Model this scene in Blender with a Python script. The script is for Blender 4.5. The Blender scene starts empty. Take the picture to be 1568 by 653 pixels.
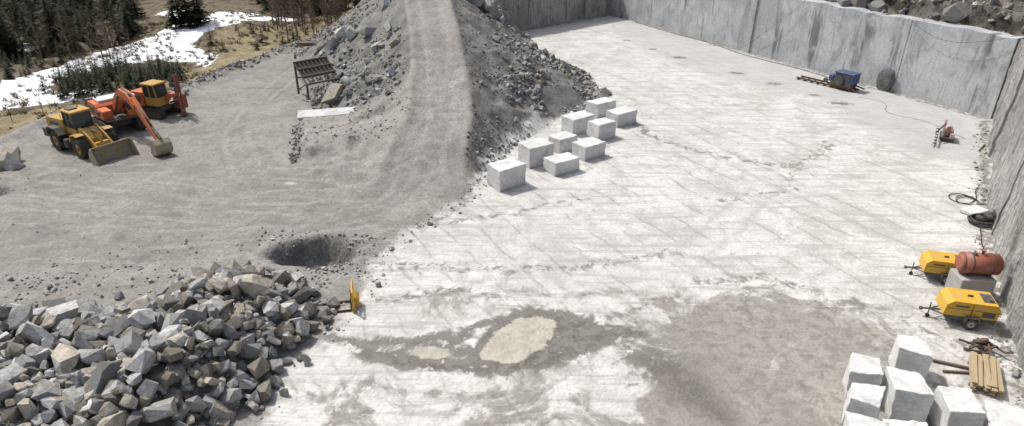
import bpy, bmesh, math, random
import numpy as np
from mathutils import Vector, Matrix, Euler, noise as mnoise
random.seed(7); rng=np.random.default_rng(11)
scene=bpy.context.scene
COL=scene.collection

# ------------------------------------------------------------------ noise
def _h(ix,iy,s):
    v=np.sin(ix*127.1+iy*311.7+s*74.7)*43758.5453
    return v-np.floor(v)
def vn(x,y,s=0):
    x=np.asarray(x,float);y=np.asarray(y,float)
    ix=np.floor(x);iy=np.floor(y);fx=x-ix;fy=y-iy
    fx=fx*fx*(3-2*fx);fy=fy*fy*(3-2*fy)
    a=_h(ix,iy,s);b=_h(ix+1,iy,s);c=_h(ix,iy+1,s);d=_h(ix+1,iy+1,s)
    return (a*(1-fx)+b*fx)*(1-fy)+(c*(1-fx)+d*fx)*fy
def fbm(x,y,s=0,o=4):
    t=0;a=.5
    for i in range(o):
        t=t+a*vn(x,y,s+i);x=x*2.03+17.1;y=y*2.03-9.3;a*=.5
    return t
def sst(a,b,x):
    t=np.clip((x-a)/(b-a),0,1);return t*t*(3-2*t)
def sdpoly(x,y,P):
    """signed distance to polygon, negative inside"""
    x=np.asarray(x,float);y=np.asarray(y,float)
    d=np.full(x.shape,1e18);ins=np.zeros(x.shape,bool);n=len(P)
    for i in range(n):
        ax,ay=P[i];bx,by=P[(i+1)%n]
        ex,ey=bx-ax,by-ay
        t=np.clip(((x-ax)*ex+(y-ay)*ey)/(ex*ex+ey*ey+1e-12),0,1)
        d=np.minimum(d,(x-ax-t*ex)**2+(y-ay-t*ey)**2)
        if ay!=by:
            c=((ay>y)!=(by>y))&(x<(bx-ax)*(y-ay)/(by-ay)+ax)
            ins^=c
    d=np.sqrt(d);return np.where(ins,-d,d)
def dline(x,y,P):
    d=np.full(np.shape(x),1e18)
    for i in range(len(P)-1):
        ax,ay=P[i];bx,by=P[i+1];ex,ey=bx-ax,by-ay
        t=np.clip(((x-ax)*ex+(y-ay)*ey)/(ex*ex+ey*ey),0,1)
        d=np.minimum(d,(x-ax-t*ex)**2+(y-ay-t*ey)**2)
    return np.sqrt(d)

# ------------------------------------------------------------------ site plan (metres)
A=(-2.0,95.3);B=(15.5,110.2);C=(43.3,59.2)
RW=[(43.3,59.2),(37.6,50.0),(33.0,42.7),(29.6,37.0),(27.4,33.2),(25.6,29.9),(24.1,27.0),(22.9,23.9),(20.5,18.0),(12.0,0.0)]
MARB=[(-.4,97),(5.1,80),(9.4,67.9),(5.9,61.5),(.9,56.1),(-2.2,47.4),(-3.1,42.7),(-6,38.4),(-8.1,34.3),(-7.9,30.5),(-9,27),(-10.2,24.6),(-10.1,20.8),(-10,0),(60,0),(60,120),(0,120)]
PILE=[(-27,27.2),(-25.2,27.9),(-22,28.4),(-19.4,27.8),(-17.6,29.3),(-17.2,31.0),(-15.2,31.9),(-12.4,31.8),(-10.2,29.3),(-9.7,26.5),(-10.9,24.6),(-10.9,22),(-12.2,20.3),(-13,17),(-27,17)]
VAL=[(-42.7,53.7),(-41.9,61.5),(-33.6,67.9),(-32.7,74.2),(-28.5,86.7),(-25.5,93),(-26,110),(-24,135),(-24,900),(-1500,900),(-1500,46),(-60,48)]
PUD=[(-1.6,25.2),(-.5,24.8),(.4,24.9),(1.5,25.9),(1.9,26.8),(2.2,28.0),(1.2,28.5),(.2,28.2),(-.8,27.1)]
BENCH=[(-16.5,48.9),(-18.8,57.2),(-12,58.6),(-10.2,49.2)]
yk=[0,42.5,46.8,52.2,59.5,65.6,74.3,84,100,125,150]
xcK=[-6.6,-6.5,-6.4,-5.8,-6.4,-7.3,-8.9,-10,-9.5,-8,-8]
zcK=[0,0,1.0,2.5,4.25,6.1,8.0,9.2,10,10.5,10.5]
hwK=[3.2,3.2,2.9,2.4,2.2,2.1,2.1,2.2,2.4,2.5,2.5]
DrK=[1.5,1.5,2.2,3.6,8.5,14,14.2,10.5,8,7,7]
DlK=[3,3,6.5,9,8.5,10.5,13,14,14,14,14]
ryK=[p[1] for p in RW][::-1]; rxK=[p[0] for p in RW][::-1]

def wall_out(x,y):
    sl=np.minimum(-.65*(x-A[0])+.76*(y-A[1]),(x+1.6)*.9)
    sb=.878*(x-B[0])+.479*(y-B[1])
    sr=np.where(y<59.2,(x-np.interp(y,ryK,rxK))*.85,-99)
    return np.maximum(np.maximum(sl,sb),sr)
def height(x,y):
    x=np.asarray(x,float);y=np.asarray(y,float)
    xc=np.interp(y,yk,xcK);zc=np.interp(y,yk,zcK);hw=np.interp(y,yk,hwK)
    d=x-xc;D=np.where(d>0,np.interp(y,yk,DrK),np.interp(y,yk,DlK))
    D=D*(.9+.25*fbm(x*.15,y*.15,5))
    ad=np.abs(d);t=np.clip((ad-hw)/D,0,1)
    on=sst(.3,1.2,zc)
    m=zc*(1-t)**1.05
    m=m+on*(.22*np.exp(-((ad-hw-.25)/.55)**2)*(.4+1.2*vn(x*.7,y*.5,12))-.06*np.exp(-((ad-1.0)/.3)**2))
    m=m+on*np.sin(np.pi*t)*((fbm(x*.35,y*.35,3)-.47)*1.6+(fbm(x*1.3,y*1.3,8)-.47)*.7)
    bench=sst(.1,-.7,sdpoly(x,y,BENCH)+(fbm(x*1.1,y*1.1,15)-.47)*.8)
    m=np.maximum(m,bench*1.0)
    z=m
    sdm=sdpoly(x,y,MARB)
    z=z+sst(0,3,sdm)*((fbm(x*.25,y*.25,21)-.47)*.4+(fbm(x*1.6,y*1.6,22)-.47)*.2)
    sp=sdpoly(x,y,PILE);z=z+sst(.2,-3.0,sp)*(1.75+1.0*(fbm(x*.3,y*.3,30)-.4))
    q=np.sqrt(((x+11.5)/2.8)**2+((y-34.9)/1.75)**2)+(fbm(x*.9,y*.9,33)-.47)*.6
    z=z-1.4*sst(1.0,.55,q)+.14*np.exp(-((q-1.12)/.16)**2)
    q=np.sqrt(((x+37.0)/1.9)**2+((y-43.4)/.9)**2)+(fbm(x*.9,y*.9,35)-.47)*.5
    z=z-.9*sst(1.0,.5,q)
    sv=-sdpoly(x,y,VAL)
    z=z+sst(0,5,sv)*(-1.1+(fbm(x*.07,y*.07,40)-.47)*3.0+(fbm(x*.5,y*.5,42)-.47)*.5)
    z=z+.35*np.exp(-((sv+.2)/.8)**2)*(.5+fbm(x*.6,y*.6,44))
    far=np.clip(y-135,0,None)+np.clip(-85-x,0,None)*.8
    z=z+np.minimum(far*.33,110+30*fbm(x*.01,y*.01,50))*np.where(np.asarray(y)>-50,1,0)
    so=wall_out(x,y)
    pl=7.05+1.9*sst(2.2,3.4,so+2*(fbm(x*.4,y*.4,61)-.47))+np.clip(so-5,0,150)*.42+(fbm(x*.5,y*.5,60)-.47)*.9*sst(1.2,3,so)
    z=np.where(so>.75,np.maximum(z*0+pl,np.where(x<0,z,pl)),z)
    return z
def H1(x,y): return float(height(np.array([x]),np.array([y]))[0])

# ------------------------------------------------------------------ node helper
class NT:
    def __init__(s,name):
        s.m=bpy.data.materials.new(name);s.m.use_nodes=True;s.t=s.m.node_tree;s.t.nodes.clear()
        s.out=s.t.nodes.new('ShaderNodeOutputMaterial')
        s.b=s.t.nodes.new('ShaderNodeBsdfPrincipled');s.t.links.new(s.b.outputs[0],s.out.inputs[0])
        s.b.inputs['Specular IOR Level'].default_value=.2
    def set(s,inp,v):
        if isinstance(v,bpy.types.NodeSocket): s.t.links.new(v,inp)
        elif isinstance(v,(tuple,list)) and len(v)==3 and inp.type=='RGBA': inp.default_value=(*v,1)
        else: inp.default_value=v
    def co(s,obj=False):
        n=s.t.nodes.new('ShaderNodeTexCoord') if obj else s.t.nodes.new('ShaderNodeNewGeometry')
        return n.outputs['Object'] if obj else n.outputs['Position']
    def noise(s,vec,sc,det=4,rough=.55,dist=0,col=False):
        n=s.t.nodes.new('ShaderNodeTexNoise');s.set(n.inputs['Vector'],vec)
        n.inputs['Scale'].default_value=sc;n.inputs['Detail'].default_value=det;n.inputs['Roughness'].default_value=rough;n.inputs['Distortion'].default_value=dist
        return n.outputs['Color'] if col else n.outputs[0]
    def voro(s,vec,sc,feat='F1',out='Distance'):
        n=s.t.nodes.new('ShaderNodeTexVoronoi');n.feature=feat;s.set(n.inputs['Vector'],vec);n.inputs['Scale'].default_value=sc
        return n.outputs[out]
    def math(s,op,a,b=0.,c=None,clamp=False):
        n=s.t.nodes.new('ShaderNodeMath');n.operation=op;n.use_clamp=clamp
        s.set(n.inputs[0],a);s.set(n.inputs[1],b)
        if c is not None:s.set(n.inputs[2],c)
        return n.outputs[0]
    def mr(s,v,a,b,c=0.,d=1.,smooth=True):
        n=s.t.nodes.new('ShaderNodeMapRange');n.interpolation_type='SMOOTHSTEP' if smooth else 'LINEAR'
        s.set(n.inputs[0],v)
        for i,q in enumerate((a,b,c,d)):n.inputs[i+1].default_value=q
        return n.outputs[0]
    def mix(s,f,a,b,mode='MIX'):
        n=s.t.nodes.new('ShaderNodeMix');n.data_type='RGBA';n.blend_type=mode
        s.set(n.inputs[0],f);s.set(n.inputs[6],a);s.set(n.inputs[7],b);return n.outputs[2]
    def mapping(s,vec,rot=(0,0,0),sc=(1,1,1),loc=(0,0,0)):
        n=s.t.nodes.new('ShaderNodeMapping');s.set(n.inputs[0],vec)
        n.inputs['Location'].default_value=loc;n.inputs['Rotation'].default_value=rot;n.inputs['Scale'].default_value=sc
        return n.outputs[0]
    def attr(s,name):
        n=s.t.nodes.new('ShaderNodeAttribute');n.attribute_name=name;return n
    def sep(s,c):
        n=s.t.nodes.new('ShaderNodeSeparateXYZ');s.set(n.inputs[0],c);return n.outputs
    def bump(s,h,st=.5,dist=.1,norm=None):
        n=s.t.nodes.new('ShaderNodeBump');n.inputs['Strength'].default_value=st;n.inputs['Distance'].default_value=dist
        s.set(n.inputs['Height'],h)
        if norm is not None:s.set(n.inputs['Normal'],norm)
        return n.outputs[0]
    def fin(s,col,rough=.85,norm=None,metal=0.):
        s.set(s.b.inputs['Base Color'],col);s.set(s.b.inputs['Roughness'],rough);s.b.inputs['Metallic'].default_value=metal
        if norm is not None:s.set(s.b.inputs['Normal'],norm)
        return s.m

# ------------------------------------------------------------------ ground material
g=NT('quarry_ground');P=g.co()
a1=g.attr('mA');a2=g.attr('mB');a3=g.attr('mC')
s1=g.sep(a1.outputs['Vector']);s2=g.sep(a2.outputs['Vector']);s3=g.sep(a3.outputs['Vector'])
M=g.math
n_big=g.noise(P,.12,4,.6);n_mid=g.noise(P,.6,5,.65);n_fin=g.noise(P,5,3,.65);n_peb=g.voro(P,5.5)
n_s=g.noise(P,1.7,5,.72,.6);cl=g.noise(P,.33,6,.70,.9)
def edge(mask,k=.5,w=.08,n=None,c=.5):
    n=n_mid if n is None else n
    return g.mr(M('ADD',mask,M('MULTIPLY',M('SUBTRACT',n,.5),k)),c-w,c+w)
# yard gravel: warm grey crushed stone
strk=g.noise(g.mapping(P,rot=(0,0,math.radians(22)),sc=(.5,1.1,1)),.6,5,.68,.8)
yard=g.mix(g.mr(n_mid,.3,.7),(.215,.202,.185),(.305,.291,.27))
yard=g.mix(M('MULTIPLY',g.mr(n_big,.42,.6),.6),yard,(.35,.334,.311))
yard=g.mix(M('MULTIPLY',g.mr(strk,.5,.66),.5),yard,(.175,.163,.147))
yard=g.mix(M('MULTIPLY',g.mr(cl,.44,.32),.4),yard,(.385,.37,.347))
yard=g.mix(M('MULTIPLY',g.mr(n_s,.50,.64),.5),yard,(.165,.154,.139))
yard=g.mix(M('MULTIPLY',M('MULTIPLY',s1[1],.6),g.mr(n_fin,.15,.65)),yard,(.40,.386,.362))
yard=g.mix(M('MULTIPLY',a3.outputs['Alpha'],.45),yard,(.15,.14,.126))
yard=g.mix(g.mr(n_peb,.0,.32,.45,0),yard,(.39,.382,.365))
yard=g.mix(g.mr(n_fin,.35,.62,.4,0),yard,(.125,.118,.107))
slope=g.mix(g.mr(n_mid,.35,.65),(.13,.125,.116),(.245,.238,.226))
slope=g.mix(g.mr(n_peb,0,.4,.6,0),slope,(.37,.367,.355))
slope=g.mix(g.mr(n_fin,.35,.62,.5,0),slope,(.08,.077,.072))
yard=g.mix(edge(s1[2],.5,.2),yard,slope)
# marble floor
mb=g.mix(g.mr(n_big,.35,.65),(.57,.559,.537),(.68,.67,.648))
mb=g.mix(M('MULTIPLY',g.mr(cl,.46,.62),.75),mb,(.42,.408,.384))
mb=g.mix(M('MULTIPLY',g.mr(n_s,.49,.65),.6),mb,(.39,.379,.359))
mb=g.mix(M('MULTIPLY',g.mr(n_s,.45,.33),.6),mb,(.79,.782,.76))
GR=g.mapping(P,rot=(0,0,math.radians(-29)))
sx=g.sep(GR)
wn=M('MULTIPLY',M('SUBTRACT',g.noise(P,.3,4,.6),.5),1.3)
def lines(c,per,w,off=0.):
    f=M('FRACT',M('ADD',M('DIVIDE',M('ADD',c,wn),per),off))
    return g.mr(M('ABSOLUTE',M('SUBTRACT',f,.5)),w/per,0.,0,1)
brk=g.mr(cl,.40,.56);brk2=g.mr(n_mid,.47,.62)
L1=M('MULTIPLY',lines(sx[0],1.95,.17),brk)
L2=M('MULTIPLY',lines(sx[1],3.9,.13,.3),brk2)
Ls=M('MAXIMUM',L1,M('MULTIPLY',L2,.7))
cb=g.t.nodes.new('ShaderNodeCombineXYZ')
g.set(cb.inputs[0],M('FLOOR',M('DIVIDE',M('ADD',sx[0],wn),1.95)))
g.set(cb.inputs[1],M('FLOOR',M('ADD',M('DIVIDE',M('ADD',sx[1],wn),3.9),.3)))
wnz=g.t.nodes.new('ShaderNodeTexWhiteNoise');g.t.links.new(cb.outputs[0],wnz.inputs['Vector'])
mb=g.mix(g.mr(wnz.outputs[0],.5,1,0,.26,False),mb,(.41,.398,.375))
mb=g.mix(M('MULTIPLY',M('MULTIPLY',Ls,g.mr(n_fin,.25,.6,.5,1)),.72),mb,(.25,.24,.222))
dst=g.noise(g.mapping(P,rot=(0,0,math.radians(61)),sc=(.14,1.8,1)),1.1,5,.70,.3)
mb=g.mix(M('MULTIPLY',g.mr(dst,.50,.62),.68),mb,(.355,.344,.324))
wv=g.t.nodes.new('ShaderNodeTexWave');wv.wave_type='RINGS';g.set(wv.inputs[0],g.mapping(P,sc=(1,1.3,1),loc=(3,9,0)));wv.inputs['Scale'].default_value=1.1;wv.inputs['Distortion'].default_value=16;wv.inputs['Detail'].default_value=3;wv.inputs['Detail Scale'].default_value=.35
scr=M('MULTIPLY',wv.outputs[1],g.mr(n_big,.46,.58))
mb=g.mix(M('MULTIPLY',scr,.34),mb,(.43,.418,.395))
mb=g.mix(g.mr(n_fin,.3,.7,.28,0),mb,(.34,.33,.31))
mb=g.mix(M('MULTIPLY',M('MULTIPLY',s1[1],.6),g.mr(n_fin,.2,.55)),mb,(.35,.34,.32))
mb=g.mix(M('MULTIPLY',edge(s2[2],.7,.3,cl),.6),mb,(.375,.378,.378))  # grey mixed into the marble colour as painted shade
brn=g.mix(g.mr(n_s,.35,.62),(.155,.143,.124),(.315,.297,.266))
brn=g.mix(g.mr(wnz.outputs[0],.2,.8,0,.4,False),brn,(.19,.177,.156))
mb=g.mix(M('MULTIPLY',edge(s2[1],2.4,.16,cl),.85),mb,brn)
wet=g.mix(g.mr(n_s,.35,.65),(.085,.078,.066),(.19,.178,.156))
mb=g.mix(M('MULTIPLY',edge(s2[0],1.6,.18,n_s),.9),mb,wet)
em=edge(s1[0],.85,.13)
base=g.mix(em,yard,mb)
# valley
soil=g.mix(g.mr(n_mid,.35,.65),(.08,.066,.046),(.19,.155,.11))
grass=g.mix(g.mr(n_mid,.35,.65),(.19,.157,.09),(.35,.29,.185))
grass=g.mix(g.mr(n_fin,.4,.7,.5,0),grass,(.11,.10,.055))
val=g.mix(edge(s3[1],.9,.2),soil,grass)
val=g.mix(edge(s3[0],.9,.05),val,(.78,.79,.82))
base=g.mix(edge(s3[2],.5,.12),base,val)
dk=g.mix(g.mr(n_mid,.4,.62),(.045,.038,.032),(.15,.137,.122))
base=g.mix(a1.outputs['Alpha'],base,dk)
pud=edge(a2.outputs['Alpha'],.7,.08,n_s)
pcol=g.mix(g.mr(n_s,.35,.65),(.35,.327,.275),(.45,.425,.368))
base=g.mix(pud,base,pcol)
hgt=M('ADD',M('MULTIPLY',n_fin,.5),M('MULTIPLY',n_peb,-.35))
gmat=g.fin(base,g.mr(pud,0,1,.92,.5),g.bump(hgt,.6,.11))

# ------------------------------------------------------------------ ground mesh
def axis(a,b,st,lo,hi):
    c=list(np.arange(a,b+st*.5,st));s=st;v=c[0];L=[]
    while v>lo: s=min(s*1.28,60);v-=s;L.append(v)
    s=st;v=c[-1];R=[]
    while v<hi: s=min(s*1.28,60);v+=s;R.append(v)
    return np.array(L[::-1]+c+R)
xs=axis(-58,46,.25,-900,900);ys=axis(17,112,.28,-500,1100)
X,Y=np.meshgrid(xs,ys);Z=height(X,Y)
nx,ny=len(xs),len(ys)
V=np.stack([X.ravel(),Y.ravel(),Z.ravel()],1)
i=np.arange(ny-1)[:,None]*nx+np.arange(nx-1)[None,:]
F=np.stack([i,i+1,i+nx+1,i+nx],-1).reshape(-1,4)
def fastmesh(name,V,F,mat,smooth=False,cols=None):
    me=bpy.data.meshes.new(name);k=F.shape[1]
    me.vertices.add(len(V));me.vertices.foreach_set('co',np.asarray(V,np.float32).ravel())
    me.loops.add(F.size);me.loops.foreach_set('vertex_index',F.astype(np.int32).ravel())
    me.polygons.add(len(F));me.polygons.foreach_set('loop_start',np.arange(0,F.size,k,dtype=np.int32))
    me.polygons.foreach_set('loop_total',np.full(len(F),k,np.int32))
    me.polygons.foreach_set('use_smooth',np.full(len(F),smooth))
    me.update(calc_edges=True)
    if cols is not None:
        at=me.color_attributes.new('Col','FLOAT_COLOR','CORNER');at.data.foreach_set('color',np.asarray(cols,np.float32).ravel())
    for m in (mat if isinstance(mat,list) else [mat]): me.materials.append(m)
    ob=bpy.data.objects.new(name,me);COL.objects.link(ob);return ob
ground=fastmesh('ground',V,F,gmat,True)
def msk(sd,w): return np.clip(.5-sd/(2*w),0,1)
def union(polys,w):
    m=np.zeros(X.shape)
    for p in polys:m=np.maximum(m,msk(sdpoly(X,Y,p),w))
    return m
def ell(cx,cy,rx,ry,ang=0.,w=.6):
    c,s=math.cos(ang),math.sin(ang);u=(X-cx)*c+(Y-cy)*s;v=-(X-cx)*s+(Y-cy)*c
    q=np.sqrt((u/rx)**2+(v/ry)**2);return np.clip(.5+(1-q)*min(rx,ry)/(2*w),0,1)
marb=msk(sdpoly(X,Y,MARB),1.7)
paths=[[(-9.5,85),(-8.9,74.3),(-7.3,65.6),(-6.4,59.5),(-5.8,52.2),(-6.4,46),(-8.5,41),(-14,37.5),(-22,36.5),(-32,38)],
 [(-6.4,46),(-10,43),(-18,42.5),(-28,44.5),(-36,47)],[(-6.1,48),(-5,42),(-2,38),(4,35),(12,33),(20,34)],
 [(-12,40),(-20,47),(-24,56),(-25,68),(-24,80)],[(-14,39),(-24,40.5),(-34,42),(-45,42)],[(2,34),(0,30),(3,25),(8,21)],[(10,34),(18,44),(24,56)],
 [(-8,43),(-13,46),(-22,48),(-30,47.5)],[(-9,37.5),(-14,35.8),(-20,34.6),(-30,35)],
 [(4,42),(9,33),(13,25),(15,20)],[(0,40),(3,33),(6,27)],[(12,60),(18,48),(23,38)],[(-5,36),(4,30),(12,28.5),(20,30)]]
tr=np.zeros(X.shape);rut=np.zeros(X.shape)
wxx=X+1.4*(fbm(X*.2,Y*.2,70)-.47);wyy=Y+1.4*(fbm(X*.2,Y*.2,71)-.47)
for k,p in enumerate(paths):
    d=dline(wxx,wyy,p);am=np.clip(2.6*(fbm(X*.3,Y*.3,72+k)-.27),0,1)
    tr=np.maximum(tr,np.exp(-((d-.95)/.26)**2)*am)
    rut=np.maximum(rut,(np.exp(-((d-1.35)/.16)**2)+.8*np.exp(-((d-.55)/.2)**2))*am)
xc=np.interp(Y,yk,xcK);hw=np.interp(Y,yk,hwK);zc=np.interp(Y,yk,zcK);dd=np.abs(X-xc)-hw
onr=np.exp(-((np.abs(X-xc)-1.05)/.4)**2)*sst(.3,1.5,zc);tr=np.maximum(tr,onr*(.55+.5*fbm(X*.5,Y*.2,88)))
Dd=np.where(X>xc,np.interp(Y,yk,DrK),np.interp(Y,yk,DlK))
slp=np.clip(np.minimum((dd+.1)/.8,(Dd-dd)/1.2+.4),0,1)*sst(.4,1.5,zc)
slp=np.where(X<xc,slp*sst(54,62,Y),slp)
slp=np.maximum(slp,union([PILE],1.0));q=np.sqrt(((X+11.5)/2.9)**2+((Y-34.9)/1.8)**2);slp=np.maximum(slp,np.clip(1.5-q,0,1))
q=np.sqrt(((X+37)/2.1)**2+((Y-43.4)/1.2)**2);slp=np.maximum(slp,np.clip(1.5-q,0,1))
slp=np.maximum(slp,.62*np.exp(-(dline(X,Y,[(-16.6,48.9),(-18.9,57.2)])/.6)**2))
so=wall_out(X,Y);plat=sst(.3,.8,so)
wx_=X+1.3*(fbm(X*.8,Y*.8,80)-.47);wy_=Y+1.3*(fbm(X*.8,Y*.8,81)-.47)
sdp=np.maximum(sdpoly(X,Y,PUD),0)
wet=1.05*np.exp(-(sdp/.62)**2)
def streak(p,w,a):
    global wet
    wet=np.maximum(wet,a*np.exp(-(dline(wx_,wy_,p)/w)**2))
streak([(-9.3,26.9),(-7.6,26.2),(-6.2,26.3),(-4.6,26.2),(-2.6,26.7),(-1.0,27.9),(1.0,29.0),(3.2,28.2),(6.2,27.1)],.6,.72)
streak([(-6.9,25.6),(-4.3,24.8),(-1.3,24.3),(1.1,24.6),(2.6,25.6)],.65,.85)
wet=np.maximum(wet,.70*msk(sdpoly(wx_,wy_,[(-7,26),(-4,26.3),(-1.5,26.8),(-1.8,25),(-4.5,24.8)]),.5))
wet=np.maximum(wet,1.0*msk(sdpoly(wx_,wy_,[(2.0,28.8),(3.6,28.0),(6.0,27.1),(5.2,26.2),(2.8,25.2),(1.6,25.2),(1.9,26.8)]),.7))
wet=np.maximum(wet,.66*msk(sdpoly(wx_,wy_,[(4,26.3),(6.8,26.9),(8.6,25.4),(9.8,23.0),(9.8,20),(7.2,20.5),(5.5,23)]),1.4))
for p in [[(-9.2,33.9),(-5.3,33.2),(-.9,32.8),(2.8,33.2),(6.6,33.9),(9.8,34.8)],[(-7,30),(-4,31),(0,30)],[(8,30),(5,28.5),(3,28)],[(10,31.8),(14,32),(17,30.2),(20,27.6),(22.5,24.6)],[(-6,38),(-3,41.5),(-2.5,45)],[(-6,38.4),(-1,39.7),(5.2,42.7)]]:
    streak(p,.7,.46)
streak([(8,66),(12,54.5),(16.2,50.0),(21.7,48.0),(26.2,52.9)],.8,.5)
streak([(22,49),(20,44),(14,42)],.6,.45)
for cx,cy,r in [(20.2,82.2,1.2),(25.2,75,1.0),(27.7,70.8,1.1),(30.3,66.7,.9),(31.7,63.9,1.2),(15.3,91.6,.8),(17.8,86.5,1.0)]:
    wet=np.maximum(wet,ell(cx,cy,r,.6*r,-.2,.45)*.7)
wet=np.maximum(wet,.55*np.exp(-((so+.3)/.8)**2))
wet=np.maximum(wet,.5*np.exp(-(dline(X,Y,[(22.2,28.0),(23.6,31.5),(25,32)])/1.5)**2))
brown=union([[(8.6,30.8),(13.9,30.9),(16.8,29.4),(18.8,27.4),(17.6,24.2),(15.8,20.8),(9,17),(4.0,20.0),(5.0,24.0),(6.6,26.0),(6.4,28.2)]],2.2)
brown=np.maximum(brown,.48*np.exp(-((Y-22)/3.0)**2)*(X>-9))
brown=np.maximum(brown,.42*np.exp(-(dline(X,Y,[(-3,30),(4,30.5),(8,30)])/1.6)**2))
shade=union([[(14,95),(22.4,73),(30,66),(31.6,51.5),(36,48),(46,58),(18,112)]],2.5)  # mask for shade painted into the floor colour below the back wall
pudl=np.maximum(msk(sdpoly(X,Y,PUD),.5),ell(-3.8,25.55,1.2,.48,-.1,.35)*.85)
pudl=np.maximum(pudl,np.maximum(ell(-15.9,44.8,.8,.5,0,.5)*.66,ell(-11.3,33.9,1.0,.5,0,.3)*.7))
snow=union([[(-75,62),(-52.3,66),(-47,67.5),(-41,68),(-36,68.5),(-36,71),(-43,71),(-48,70),(-50,72),(-51,78),(-49.5,84),(-46,88),(-40,86),(-37,82),(-38,88),(-44,94),(-43,99),(-40.5,104),(-44,110),(-41,116),(-50,119),(-52,108),(-51,98),(-54,92),(-56.5,84),(-57,76),(-62,72)],
  [(-60,118),(-52,112),(-54,122),(-62,126)],[(-70,88),(-64,90),(-62,95),(-70,93)],[(-48,104),(-40,106),(-34,112),(-40,113)]],1.6)
grs=union([[(-44,72),(-38,70),(-33,72),(-29,86),(-26,95),(-27,104),(-34,106),(-41,103),(-43,98),(-38,88),(-38,80)],[(-60,50),(-43,53),(-42,62),(-46,66),(-60,64)],[(-30,104),(-24,104),(-20,118),(-30,122)]],2.0)
vall=msk(sdpoly(X,Y,VAL),1.0);vall=np.maximum(vall,sst(128,134,Y))
def setattr4(name,chs):
    at=ground.data.color_attributes.new(name,'FLOAT_COLOR','POINT')
    at.data.foreach_set('color',np.stack([c.ravel() for c in chs],1).astype(np.float32).ravel())
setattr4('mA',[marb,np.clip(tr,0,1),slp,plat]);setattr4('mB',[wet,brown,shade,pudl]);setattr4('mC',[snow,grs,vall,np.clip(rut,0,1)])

# ------------------------------------------------------------------ materials
def rockmat(name):
    n=NT(name);p=n.co();a=n.attr('Col').outputs['Color']
    c=n.mix(n.mr(n.noise(p,3,5,.7),.40,.68,.0,.6),a,(.16,.145,.122))
    c=n.mix(n.mr(n.noise(p,14,3,.7),.35,.6,.3,0),c,(.085,.082,.075))
    return n.fin(c,.9,n.bump(n.noise(p,7,4,.7),.6,.08))
M_rock=rockmat('marble_rubble')
def blockmat():
    n=NT('marble_block');p=n.co()
    c=n.mix(n.mr(n.noise(p,1.1,5,.65,.8),.4,.65),(.68,.678,.668),(.52,.52,.515))
    c=n.mix(n.mr(n.noise(n.mapping(p,rot=(.3,.2,0),sc=(1,1,6)),1.4,4,.7,.5),.53,.73,0,.55),c,(.34,.34,.338))
    c=n.mix(n.mr(n.noise(p,9,4,.7),.3,.6,.35,0),c,(.40,.39,.365))
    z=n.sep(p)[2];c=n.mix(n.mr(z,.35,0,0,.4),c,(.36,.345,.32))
    return n.fin(c,.8,n.bump(n.noise(n.mapping(p,sc=(1,1,3)),6,4,.7),.4,.05))
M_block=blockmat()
def wallmat(name,c1,c2,dark,rough=False,along=0.,lnf=.5,stf=.75):
    n=NT(name);p=n.co()
    pr=n.mapping(p,rot=(0,0,along))
    c=n.mix(n.mr(n.noise(p,.25,5,.6,.6),.40,.60),c1,c2)
    vein=n.mapping(p,rot=(.5,.6,.3),sc=(1,1,.3))
    c=n.mix(n.mr(n.noise(vein,.8,6,.7,1.5),.5,.66,0,.65),c,tuple(v*.64 for v in c2))
    ln=n.noise(n.mapping(pr,sc=(3.2,.02,.04)),1.5,4,.7)
    c=n.mix(n.mr(ln,.52,.70,0,lnf),c,tuple(v*.55 for v in c2))
    st=n.noise(n.mapping(pr,sc=(.6,.02,.06),loc=(3,0,2)),1.2,5,.7)
    c=n.mix(n.math('MULTIPLY',n.mr(st,.53,.66,0,stf),n.mr(n.noise(p,.6,4,.6),.33,.56)),c,dark)
    z=n.sep(p)[2]
    c=n.mix(n.math('MULTIPLY',n.mr(z,1.2,0,0,.5),n.mr(n.noise(p,.7,4),.4,.6)),c,(.55,.54,.52))
    c=n.mix(n.mr(n.noise(p,5,4,.7),.3,.65,.3,0),c,dark)
    if rough:
        sg=n.noise(n.mapping(p,sc=(2.2,2.2,.25)),2.0,5,.75)
        c=n.mix(n.mr(sg,.46,.66,0,.65),c,dark)
        return n.fin(c,.9,n.bump(n.math('ADD',sg,n.noise(p,3,4,.7)),.8,.2))
    return n.fin(c,.75,n.bump(n.math('ADD',ln,n.noise(p,3,5,.65)),.3,.07))
AB=math.atan2(B[1]-A[1],B[0]-A[0]);BC=math.atan2(C[1]-B[1],C[0]-B[0])
M_wall=wallmat('sawn_marble_wall',(.54,.55,.565),(.41,.42,.435),(.13,.132,.134),False,-BC,.36,.85)
M_wallL=wallmat('left_wall_stone',(.48,.475,.46),(.36,.355,.34),(.13,.125,.112),True,-AB)
M_wallR=wallmat('rough_marble_wall',(.47,.467,.455),(.345,.341,.33),(.13,.122,.108),True,-1.03)
def paint(name,c,dust=(.34,.31,.27),amt=.5,rough=.45):
    n=NT(name);p=n.co(True)
    k=n.mix(n.mr(n.noise(p,1.8,5,.7),.4,.75,.08,amt),c,dust)
    k=n.mix(n.mr(n.noise(p,11,4,.7),.55,.75,0,.5),k,tuple(v*.35 for v in c))
    return n.fin(k,rough,n.bump(n.noise(p,20,3),.1,.01))
M_yel=paint('yellow_paint',(.50,.29,.035),amt=.65);M_ora=paint('orange_paint',(.58,.13,.03),amt=.4)
M_red=paint('red_oxide_paint',(.30,.075,.042),amt=.45);M_blue=paint('blue_paint',(.03,.065,.15),amt=.35)
M_dred=paint('faded_red_paint',(.26,.10,.07),(.36,.32,.29),.75,.8)
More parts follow.
